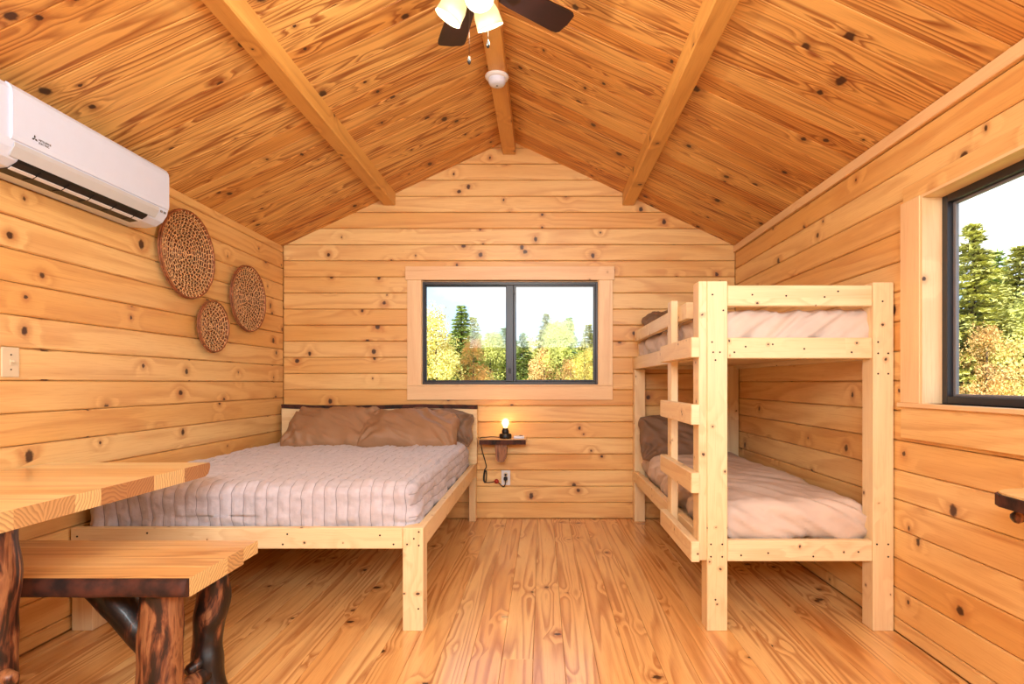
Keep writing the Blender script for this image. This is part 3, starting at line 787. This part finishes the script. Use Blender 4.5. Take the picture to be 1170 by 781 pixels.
# table lamp
lm = thing('table_lamp', 'small black socket lamp with glowing bare bulb on the back wall shelf', 'lamp', (-.295, 4.50, .660))
T = Matrix.Translation((-.295, 4.50, .6605))
w = MB(); w.lathe([(0, 0), (.046, 0), (.048, .006), (.048, .030), (.043, .036), (.02, .038), (0, .038)], T); w.build('base', M['black'], lm)
w = MB(); w.lathe([(0, .036), (.024, .036), (.028, .042), (.028, .062), (.022, .070), (.022, .080), (.0, .080)], T); w.build('socket', M['black'], lm)
def bulb_glass():
    m, n, b = new_mat('clear_amber_bulb'); b.inputs['Base Color'].default_value = (1, .85, .6, 1); b.inputs['Roughness'].default_value = .05
    b.inputs['Transmission Weight'].default_value = 1; b.inputs['IOR'].default_value = 1.1
    b.inputs['Emission Color'].default_value = (1, .75, .4, 1); b.inputs['Emission Strength'].default_value = .6
    return m
w = MB(); w.lathe([(.014, .081), (.016, .092), (.026, .108), (.031, .125), (.028, .142), (.016, .155), (0, .159)], T); w.build('bulb', bulb_glass(), lm)
w = MB(); w.tube([(-.305, 4.50, .748), (-.306, 4.50, .80), (-.295, 4.50, .806), (-.284, 4.50, .80), (-.285, 4.50, .748)], .0045, 8); w.build('filament', M['filament'], lm)
pl = light('POINT', 'lamp_bulb_light', (-.295, 4.50, .78), 1.1, (1, .62, .28), radius=.025)
cord = [(-.34, 4.50, .668), (-.40, 4.49, .674), (-.455, 4.50, .668), (-.488, 4.52, .666), (-.501, 4.53, .655), (-.500, 4.55, .62), (-.485, 4.58, .54), (-.462, 4.585, .46), (-.452, 4.585, .42), (-.468, 4.585, .40), (-.476, 4.585, .36), (-.480, 4.585, .315), (-.466, 4.583, .29), (-.455, 4.583, .31), (-.452, 4.583, .38), (-.46, 4.58, .40), (-.470, 4.58, .36), (-.472, 4.58, .30), (-.44, 4.585, .293), (-.40, 4.585, .300), (-.372, 4.585, .305), (-.35, 4.585, .29), (-.325, 4.58, .262), (-.31, 4.575, .262), (-.298, 4.565, .29), (-.298, 4.56, .318)]
def smooth_path(p, it=2):
    p = [Vector(x) for x in p]
    for _ in range(it):
        q = [p[0]]
        for a, b in zip(p, p[1:]): q += [a*.75+b*.25, a*.25+b*.75]
        q.append(p[-1]); p = q
    return p
w = MB(); w.tube(smooth_path(cord), .0042, 6); w.build('cord', M['black'], lm)
w = MB(); w.lathe([(0, -.012), (.016, -.010), (.019, 0), (.016, .010), (0, .012)], Matrix.Translation((-.372, 4.582, .305)) @ Matrix.Rotation(R(90), 4, 'X')); w.build('cord_switch', M['red'], lm)['label'] = 'round red inline switch'
w = MB(); w.box(-.313, -.283, 4.552, 4.586, .315, .343, 0, .006); w.build('plug', M['black'], lm)
rc = thing('remote_control', 'small white remote lying on the shelf beside the lamp', 'remote', (-.185, 4.50, .66))
w = MB(); w.box(-.228, -.145, 4.455, 4.545, .6605, .680, 0, .006, seg=2); w.build('body', M['white'], rc)
w = MB(); w.box(-.185, -.160, 4.50, 4.53, .6802, .6835, 0, .001); w.build('button', M['black'], rc)

# outlet and switch
ou = thing('wall_outlet', 'pale duplex wall outlet below the back wall shelf with lamp cord plugged in', 'outlet', (-.298, YB, .33))
w = MB(); w.box(-.334, -.262, 4.593, YB-.0005, .272, .392, 2, .003, seg=2); w.build('cover_plate', M['white2'], ou)
for z in (.358, .308):
    w = MB(); w.tube([(-.298, 4.5935, z), (-.298, 4.590, z)], .017, 20); s1 = w.build('socket_face', M['almond'], ou)
    w = MB()
    for dx in (-.007, .007): w.box(-.298+dx-.0014, -.298+dx+.0014, 4.588, 4.5905, z-.003, z+.007, 2, 0)
    w.box(-.301, -.295, 4.588, 4.5905, z-.012, z-.007, 2, 0)
    w.build('slot', M['black'], s1)
w = MB(); w.box(-.306, -.290, 4.556, 4.588, .352, .366, 0, .004)
tag(w.build('plug_adapter', M['black'], None), 'small black plug in the upper socket of the outlet by the bed', 'plug')

sw = thing('light_switch', 'almond toggle switch plate on the left wall under the air conditioner', 'switch', (XL, 2.235, 1.18))
w = MB(); w.box(XL+.0005, XL+.008, 2.198, 2.272, 1.122, 1.240, 2, .003, seg=2); w.build('cover_plate', M['almond'], sw)
w = MB(); w.box(XL+.0082, XL+.011, 2.228, 2.242, 1.168, 1.194, 2, .001); w.box(XL+.009, XL+.024, 2.230, 2.240, 1.180, 1.189, 0, .002); w.build('toggle', M['almond'], sw)
for z in (1.152, 1.210):
    w = MB(); w.tube([(XL+.0075, 2.235, z), (XL+.0092, 2.235, z)], .0032, 8); w.build('screw', M['screw'], sw)

# ------------------------------------------------------------------ air conditioner
ac = thing('air_conditioner', 'white wall-mounted split air conditioner high on the left wall', 'air conditioner', (XL, 2.43, 1.89))
A0, A1 = 1.985, 2.885
def acx(d): return XL+d
body = [(0, 1.890), (.085, 1.884), (.135, 1.892), (.168, 1.912), (.190, 1.945), (.197, 1.975), (.197, 2.150), (.188, 2.168), (.170, 2.178), (0, 2.178)]
w = MB(); w.poly_prism([(acx(a)+.001, z) for a, z in body], 1, A0, A1, .5); w.build('body', M['white'], ac)
w = MB()
fp = [(.1965, 1.972), (.203, 1.975), (.206, 1.990), (.206, 2.135), (.203, 2.156), (.192, 2.172), (.180, 2.179), (.178, 2.174), (.186, 2.166), (.1965, 2.15)]
w.poly_prism([(acx(a), z) for a, z in fp], 1, A0+.045, A1-.004, .5, smooth=False); w.build('front_panel', M['white'], ac)
w = MB()
vs = [(.088, 1.8835), (.135, 1.8905), (.1685, 1.9105), (.179, 1.9275), (.1815, 1.9255), (.1712, 1.9085), (.1365, 1.8875), (.088, 1.8805)]
w.poly_prism([(acx(a)+.0012, z) for a, z in vs], 1, A0+.10, A1-.12, .5); w.build('vent_opening', M['black'], ac)
for (p, q, nm, mm) in (((.166, 1.903), (.1935, 1.944), 'louver', 'silver'), ((.118, 1.8815), (.130, 1.8845), 'louver', 'white2')):
    pass
w = MB(); w.poly_prism([(acx(.1795), 1.918), (acx(.1985), 1.952), (acx(.1995), 1.968), (acx(.1965), 1.968), (acx(.1955), 1.953), (acx(.1765), 1.919)], 1, A0+.06, A1-.07, .5); w.build('louver', M['silver'], ac)['label'] = 'silvery outer air flap'
w = MB(); w.poly_prism([(acx(.137), 1.8845), (acx(.150), 1.8915), (acx(.149), 1.8945), (acx(.136), 1.8875)], 1, A0+.10, A1-.12, .5); w.build('louver', M['white2'], ac)
for k in range(5):
    w = MB(); y = A0+.2+k*.13; w.poly_prism([(acx(.10), 1.880), (acx(.14), 1.884), (acx(.172), 1.906), (acx(.165), 1.912), (acx(.10), 1.886)], 1, y, y+.003, .5)
    w.build('vent_fin', M['black'], ac)
w = MB()
for y in (A1-.055, A1-.03): w.box(acx(.193), acx(.1985), y, y+.014, 1.950, 1.960, 1, .001)
w.build('indicator', M['gray'], ac)
def text_mesh(name, body, size, mat4, m, parent, ext=.0006):
    c = bpy.data.curves.new(name, 'FONT'); c.body = body; c.size = size; c.extrude = ext
    o = bpy.data.objects.new(name, c); COL.objects.link(o)
    dg = bpy.context.evaluated_depsgraph_get(); dg.update()
    me = bpy.data.meshes.new_from_object(o.evaluated_get(dg)); bpy.data.objects.remove(o)
    me.transform(Matrix.Translation(-root_loc(parent)) @ mat4)
    me.materials.clear(); me.materials.append(m)
    k = bpy.data.objects.new(name, me); COL.objects.link(k); k.parent = parent; return k
# facing +x, reading along +y
FX = Matrix(((0, 0, 1, 0), (1, 0, 0, 0), (0, 1, 0, 0), (0, 0, 0, 1)))
text_mesh('lettering', 'MITSUBISHI\nELECTRIC', .0105, Matrix.Translation((acx(.2062), 2.135, 2.008)) @ FX, M['black'], ac)
w = MB()
def rhomb(cx, cz, a, s):
    d = Vector((math.cos(a), math.sin(a))); e = Vector((-d.y, d.x)); c = Vector((cx, cz))
    return [tuple(c), tuple(c+d*s*.5+e*s*.29), tuple(c+d*s), tuple(c+d*s*.5-e*s*.29)]
for a in (90, 210, 330):
    pts = rhomb(2.118, 2.010, R(a), .0135)
    b0 = len(w.v)
    for x in (acx(.2061), acx(.2068)):
        for p in pts: w.v.append(Vector((x, p[0], p[1])))
    w.face([b0+4, b0+5, b0+6, b0+7], [(0, 0)]*4, .5); w.face([b0+3, b0+2, b0+1, b0], [(0, 0)]*4, .5)
    for i in range(4):
        j = (i+1) % 4; w.face([b0+i, b0+j, b0+4+j, b0+4+i], [(0, 0)]*4, .5)
w.build('logo', M['black'], ac)

# ------------------------------------------------------------------ woven wall discs
def basket(cy, cz, Rr, label, seed):
    rng = random.Random(seed)
    X = XL+.012
    t = thing('woven_wall_disc', label, 'wall basket', (XL, cy, cz), 'woven baskets on the left wall')
    def P(r, a, h): return Vector((X+h+.022*(r/Rr)**3, cy+r*math.cos(a), cz+r*math.sin(a)))
    w = MB()  # dark woven ground
    nr = int(Rr/.0125)
    for i in range(nr):
        r = Rr*(i+.6)/nr; n = max(10, int(r*130))
        pts = [P(r+rng.uniform(-.002, .002), 2*PI*k/n, .003) for k in range(n)]
        w.tube(pts, .0036, 5, rnd=.3, closed=True)
    w.build('ground_weave', M['rattan_d'], t)
    w = MB(); nr = int(Rr/.019)
    for i in range(nr):
        r0 = Rr*(i+.0)/nr; r1 = Rr*(i+1.0)/nr; n = max(5, int((r0+r1)*PI/.030)); ph = rng.random()
        for k in range(n):
            a = 2*PI*(k+ph)/n+rng.uniform(-.15, .15)/max(1, i); sk = rng.uniform(-.35, .35)/max(1.5, i)
            w.tube([P(r0, a-sk, .0085), P((r0+r1)/2, a, .013), P(r1, a+sk, .0085)], .0031, 5, rnd=.5)
        n2 = max(12, int(r1*90)); w.tube([P(r1+rng.uniform(-.004, .004), 2*PI*k/n2, .0095) for k in range(n2)], .0024, 5, closed=True)
    w.build('strand_weave', M['rattan_l'], t)
    w = MB()
    for j, (dr, hh) in enumerate(((.0, .006), (.007, .0), (.004, .012))):
        n = 64; w.tube([P(Rr-.004+dr+rng.uniform(-.0015, .0015), 2*PI*k/n, hh) for k in range(n)], .0048, 6, closed=True)
    w.build('rim', M['rattan_m'], t)
    w = MB(); w.tube([(XL+.001, cy, cz+Rr*.3), (XL+.016, cy, cz+Rr*.3)], .004, 6); w.build('hanger', M['screw'], t)
basket(3.305, 1.845, .250, 'largest woven rattan disc, hanging next to the air conditioner', 1)
basket(3.985, 1.688, .226, 'mid-sized woven rattan disc, the one nearest the room corner', 2)
basket(3.560, 1.452, .158, 'smallest woven rattan disc, hanging lowest of the three', 3)

# ------------------------------------------------------------------ smoke detector
sd = thing('smoke_detector', 'round white smoke detector under the ridge beam', 'smoke detector', (XC, 3.42, 2.945))
T = Matrix.Translation((XC-.005, 3.42, 2.9445)) @ Matrix.Rotation(PI, 4, 'X')
w = MB(); w.lathe([(0, 0), (.070, 0), (.072, .006), (.066, .016), (.055, .020), (0, .020)], T); w.build('base', M['white2'], sd)
w = MB(); w.lathe([(.052, .019), (.051, .040), (.044, .052), (.020, .057), (0, .057)], T); w.build('cap', M['white'], sd)
w = MB(); w.lathe([(0, .0565), (.006, .0575), (.006, .060), (0, .060)], T); w.build('button', M['gray'], sd)

# ------------------------------------------------------------------ ceiling fan
FXc, FY = -.272, 2.21
fan = thing('ceiling_fan', 'dark-bladed ceiling fan with three lit frosted shades under the ridge beam', 'ceiling fan', (FXc, FY, 2.945))
TF = Matrix.Translation((FXc, FY, 0))
w = MB(); w.lathe([(0, 2.944), (.065, 2.944), (.062, 2.91), (.03, 2.885), (0, 2.885)], TF); w.build('canopy', M['metal'], fan)
w = MB(); w.lathe([(.011, 2.89), (.011, 2.76)], TF, 12); w.build('downrod', M['metal'], fan)
w = MB(); w.lathe([(0, 2.79), (.04, 2.785), (.10, 2.76), (.11, 2.73), (.108, 2.69), (.085, 2.665), (.05, 2.655), (0, 2.655)], TF, 32); w.build('motor_housing', M['metal'], fan)
w = MB(); w.lathe([(0, 2.654), (.045, 2.654), (.05, 2.64), (.05, 2.615), (.03, 2.60), (0, 2.598)], TF, 24); w.build('light_fitter', M['metal'], fan)
for k in range(5):
    a = R(37.5+72*k); ca, sa = math.cos(a), math.sin(a); rot = TF @ Matrix.Rotation(a, 4, 'Z')
    o = [(.15, -.048), (.20, -.056), (.44, -.065), (.462, -.062), (.474, -.052), (.480, 0), (.474, .052), (.462, .062), (.44, .065), (.20, .056), (.15, .048)]
    pt = Matrix.Rotation(R(-10), 4, 'X')
    w = MB(); w.poly_prism(o, 2, -.003, .003, .1+.17*k)
    w.v = [rot @ (Matrix.Translation((0, 0, 2.678)) @ (pt @ v)) for v in w.v]
    bl = w.build('blade', M['blade'], fan)
    w = MB(); w.poly_prism([(.08, -.014), (.16, -.018), (.21, -.034), (.225, 0), (.21, .034), (.16, .018), (.08, .014)], 2, -.009, -.0035, .5)
    w.v = [rot @ (Matrix.Translation((0, 0, 2.678)) @ (pt @ v)) for v in w.v]
    w.build('blade_bracket', M['metal'], bl)
for a in (167, 53, -69):
    ca, sa = math.cos(R(a)), math.sin(R(a))
    neck = Vector((FXc+.045*ca, FY+.045*sa, 2.627)); ax = Vector((ca*.52, sa*.52, -.85)).normalized()
    w = MB(); w.tube([(FXc+.02*ca, FY+.02*sa, 2.63), neck, neck+ax*.02], .013, 10); arm = w.build('lamp_arm', M['metal'], fan)
    T = Matrix.Translation(neck) @ ax.to_track_quat('Z', 'Y').to_matrix().to_4x4()
    w = MB(); w.lathe([(.018, .010), (.030, .018), (.044, .040), (.051, .065), (.052, .090), (.055, .112), (.052, .111), (.049, .09), (.047, .065), (.040, .040), (.02, .02)], T, 28)
    w.build('lamp_shade', M['glow'], fan)
    w = MB(); w.lathe([(0, .03), (.014, .035), (.026, .06), (.028, .078), (.018, .096), (0, .1)], T, 16); w.build('bulb', M['filament'], fan)
    p = T @ Vector((0, 0, .14)); light('POINT', 'fan_bulb_light', p, 4.2, (1, .93, .78), radius=.035)
for (x, y, za, zb) in ((-.291, 2.25, 2.60, 2.395), (-.219, 2.275, 2.60, 2.475)):
    w = MB(); w.tube([(x, y, za), (x, y, zb)], .0011, 5); ch = w.build('pull_chain', M['metal'], fan)
    w = MB(); w.lathe([(0, 0), (.003, -.004), (.006, -.016), (.007, -.026), (.004, -.034), (0, -.036)], Matrix.Translation((x, y, zb)), 12); w.build('fob', M['black'], ch)

# ------------------------------------------------------------------ outdoors
w = MB(); w.box(-70, 90, 5.2, 100, -.9, -.8, 0, 0); w.box(1.9, 90, -15, 5.2, -.9, -.8, 0, 0); g = struct(w.build('ground', M['grass']))
def conifer_mesh(seed, h, rb, m):
    rng = random.Random(seed); w = MB()
    z = h*.08
    while z < h*.99:
        f = 1-z/h; L = rb*(f**.8)+.06; nb = int(11+12*f)
        for k in range(nb):
            a = rng.uniform(0, 2*PI); l = L*rng.uniform(.65, 1.1); ns = max(3, int(l*12))
            for s_ in range(ns):
                t = (s_+.6)/ns; c = Vector((math.cos(a)*l*t, math.sin(a)*l*t, z+.10*l*t-.35*l*t*t*.6))
                for q in range(5):
                    d = Vector((math.cos(a)+rng.uniform(-.9, .9), math.sin(a)+rng.uniform(-.9, .9), rng.uniform(-.4, .35))).normalized()*rng.uniform(.12, .26)
                    e = d.cross(Vector((rng.uniform(-1, 1), rng.uniform(-1, 1), 1))).normalized()*rng.uniform(.035, .075)
                    c2 = c+Vector((rng.uniform(-.06, .06), rng.uniform(-.06, .06), rng.uniform(-.05, .05)))
                    b = len(w.v); w.v += [c2-e, c2+e, c2+d]; w.face([b, b+1, b+2], [(0, 0)]*3, .5)
        z += h*.028
    return w
def leafy_mesh(seed, h, rb, m):
    rng = random.Random(seed); w = MB()
    cl = []
    for i in range(42):
        z = h*rng.uniform(.10, .95); rr = rb*math.sin(min(1, (z/h)*1.05)*PI*.93+.15)**.7*rng.uniform(.1, .85); a = rng.uniform(0, 2*PI)
        cl.append((Vector((rr*math.cos(a), rr*math.sin(a), z)), rb*rng.uniform(.22, .42)))
    for c, r in cl:
        for i in range(190):
            d = Vector((rng.gauss(0, 1), rng.gauss(0, 1), rng.gauss(0, .8))).normalized()*r*rng.uniform(.5, 1.05)
            p = c+d; u = Vector((rng.uniform(-1, 1), rng.uniform(-1, 1), rng.uniform(-1, 1))).normalized(); v = u.orthogonal().normalized()
            s_ = rng.uniform(.035, .075); b = len(w.v); w.v += [p-u*s_, p+v*s_*.7, p+u*s_, p-v*s_*.7]; w.face([b, b+1, b+2, b+3], [(0, 0)]*4, .5)
    return w
protos = {}
def tree(kind, x, y, h, label, group, rz=0):
    mats = {'green_pine': 'pine_green', 'olive_pine': 'pine_olive', 'yellow': 'leaf_yellow', 'orange': 'leaf_orange', 'green': 'leaf_green'}
    con = 'pine' in kind
    if kind not in protos:
        H = 7.0 if con else 6.0
        w = (conifer_mesh if con else leafy_mesh)(sum(map(ord, kind)), H, 1.75 if con else 1.75, None)
        t = thing('conifer_tree' if con else 'autumn_tree', label, 'tree', (0, 0, -.8), group)
        w.v = [v+Vector((0, 0, -.8)) for v in w.v]
        w.build('foliage', M[mats[kind]], t)
        w = MB(); w.tube([(0, 0, -.8), (.02, 0, -.8+H*.5), (0, 0, -.8+H*.93)], [.11, .07, .015], 8); w.build('trunk', M['trunk'], t)
        protos[kind] = (t, H)
    else:
        t0, H = protos[kind]; t = t0.copy(); COL.objects.link(t)
        for c in t0.children:
            d = c.copy(); COL.objects.link(d); d.parent = t
        tag(t, label, 'tree', group)
    t.location = (x, y, -.8); s_ = h/protos[kind][1]; t.scale = (s_, s_, s_); t.rotation_euler = (0, 0, rz)
def atpx(px, d): return (px-620)*d/649.0
def hpx(py, d): return CAMZ+(437-py)*d/649.0+.8
gb = 'trees beyond the back window'
TR = [('yellow', 498, 22, 357, 'bright yellow leafy tree filling the left side of the back window'),
      ('green_pine', 527, 26, 352, 'tallest dark conifer in the left pane of the back window'),
      ('olive_pine', 541, 30, 366, 'thin olive conifer right of the tallest one, left pane of the back window'),
      ('orange', 541, 24, 392, 'orange leafy tree low in the middle of the left pane'),
      ('green', 560, 27, 385, 'yellow green leafy tree beside the mullion in the left pane'),
      ('green_pine', 575, 30, 378, 'dark conifer just left of the back window mullion'),
      ('olive_pine', 515, 33, 385, 'olive conifer between the yellow tree and the tallest conifer'),
      ('green_pine', 598, 25, 384, 'dark conifer at the left of the right pane'),
      ('olive_pine', 624, 31, 362, 'tall olive conifer in the middle of the right pane'),
      ('orange', 622, 24, 403, 'low orange leafy tree in the right pane'),
      ('green_pine', 650, 29, 366, 'dark conifer right of centre in the right pane'),
      ('green', 641, 24, 372, 'broad yellow green leafy tree in the right pane'),
      ('orange', 652, 22, 415, 'small orange leafy tree at the bottom of the right pane'),
      ('yellow', 668, 21, 402, 'pale yellow leafy tree near the right edge of the back window'),
      ('olive_pine', 672, 30, 374, 'olive conifer at the right edge of the back window'),
      ('green_pine', 482, 30, 380, 'dark conifer behind the yellow tree at the left window edge')]
for i, (k, px, d, py, lb) in enumerate(TR): tree(k, atpx(px, d), d, hpx(py-5, d), lb, gb, i*1.3)
random.seed(21)
for i in range(13):
    px = 470+i*19+random.uniform(-5, 5); k = ('olive_pine', 'green', 'green_pine', 'yellow')[i % 4]
    nth = ('first', 'second', 'third', 'fourth', 'fifth', 'sixth', 'seventh', 'eighth', 'ninth', 'tenth', 'eleventh', 'twelfth', 'last')[i]
    nm = {'olive_pine': 'olive conifer', 'green': 'yellow green tree', 'green_pine': 'green conifer', 'yellow': 'yellow tree'}[k]
    tree(k, atpx(px, 38+(i % 3)*2.5), 38+(i % 3)*2.5, hpx(random.uniform(378, 400), 40), 'hazy %s, %s from the left in the distant treeline behind the nearer trees' % (nm, nth), 'distant treeline', i*1.7)
gr_ = 'trees beyond the right window'
TR = [('olive_pine', 1112, 15, 252, 'tallest olive conifer in the right wall window'),
      ('green_pine', 1138, 18, 285, 'second conifer, right of the tallest in the right wall window'),
      ('olive_pine', 1165, 16, 278, 'conifer cut by the photo edge in the right wall window'),
      ('green', 1092, 20, 355, 'yellow green leafy tree against the frame in the right wall window'),
      ('orange', 1128, 14, 372, 'orange leafy tree low in the right wall window'),
      ('yellow', 1156, 14, 385, 'yellow leafy tree low near the photo edge in the right wall window'),
      ('green', 1190, 15, 330, 'leafy tree just past the photo edge in the right wall window')]
for i, (k, px, d, py, lb) in enumerate(TR): tree(k, atpx(px, d), d, hpx(py, d), lb, gr_, i*2.1+.5)
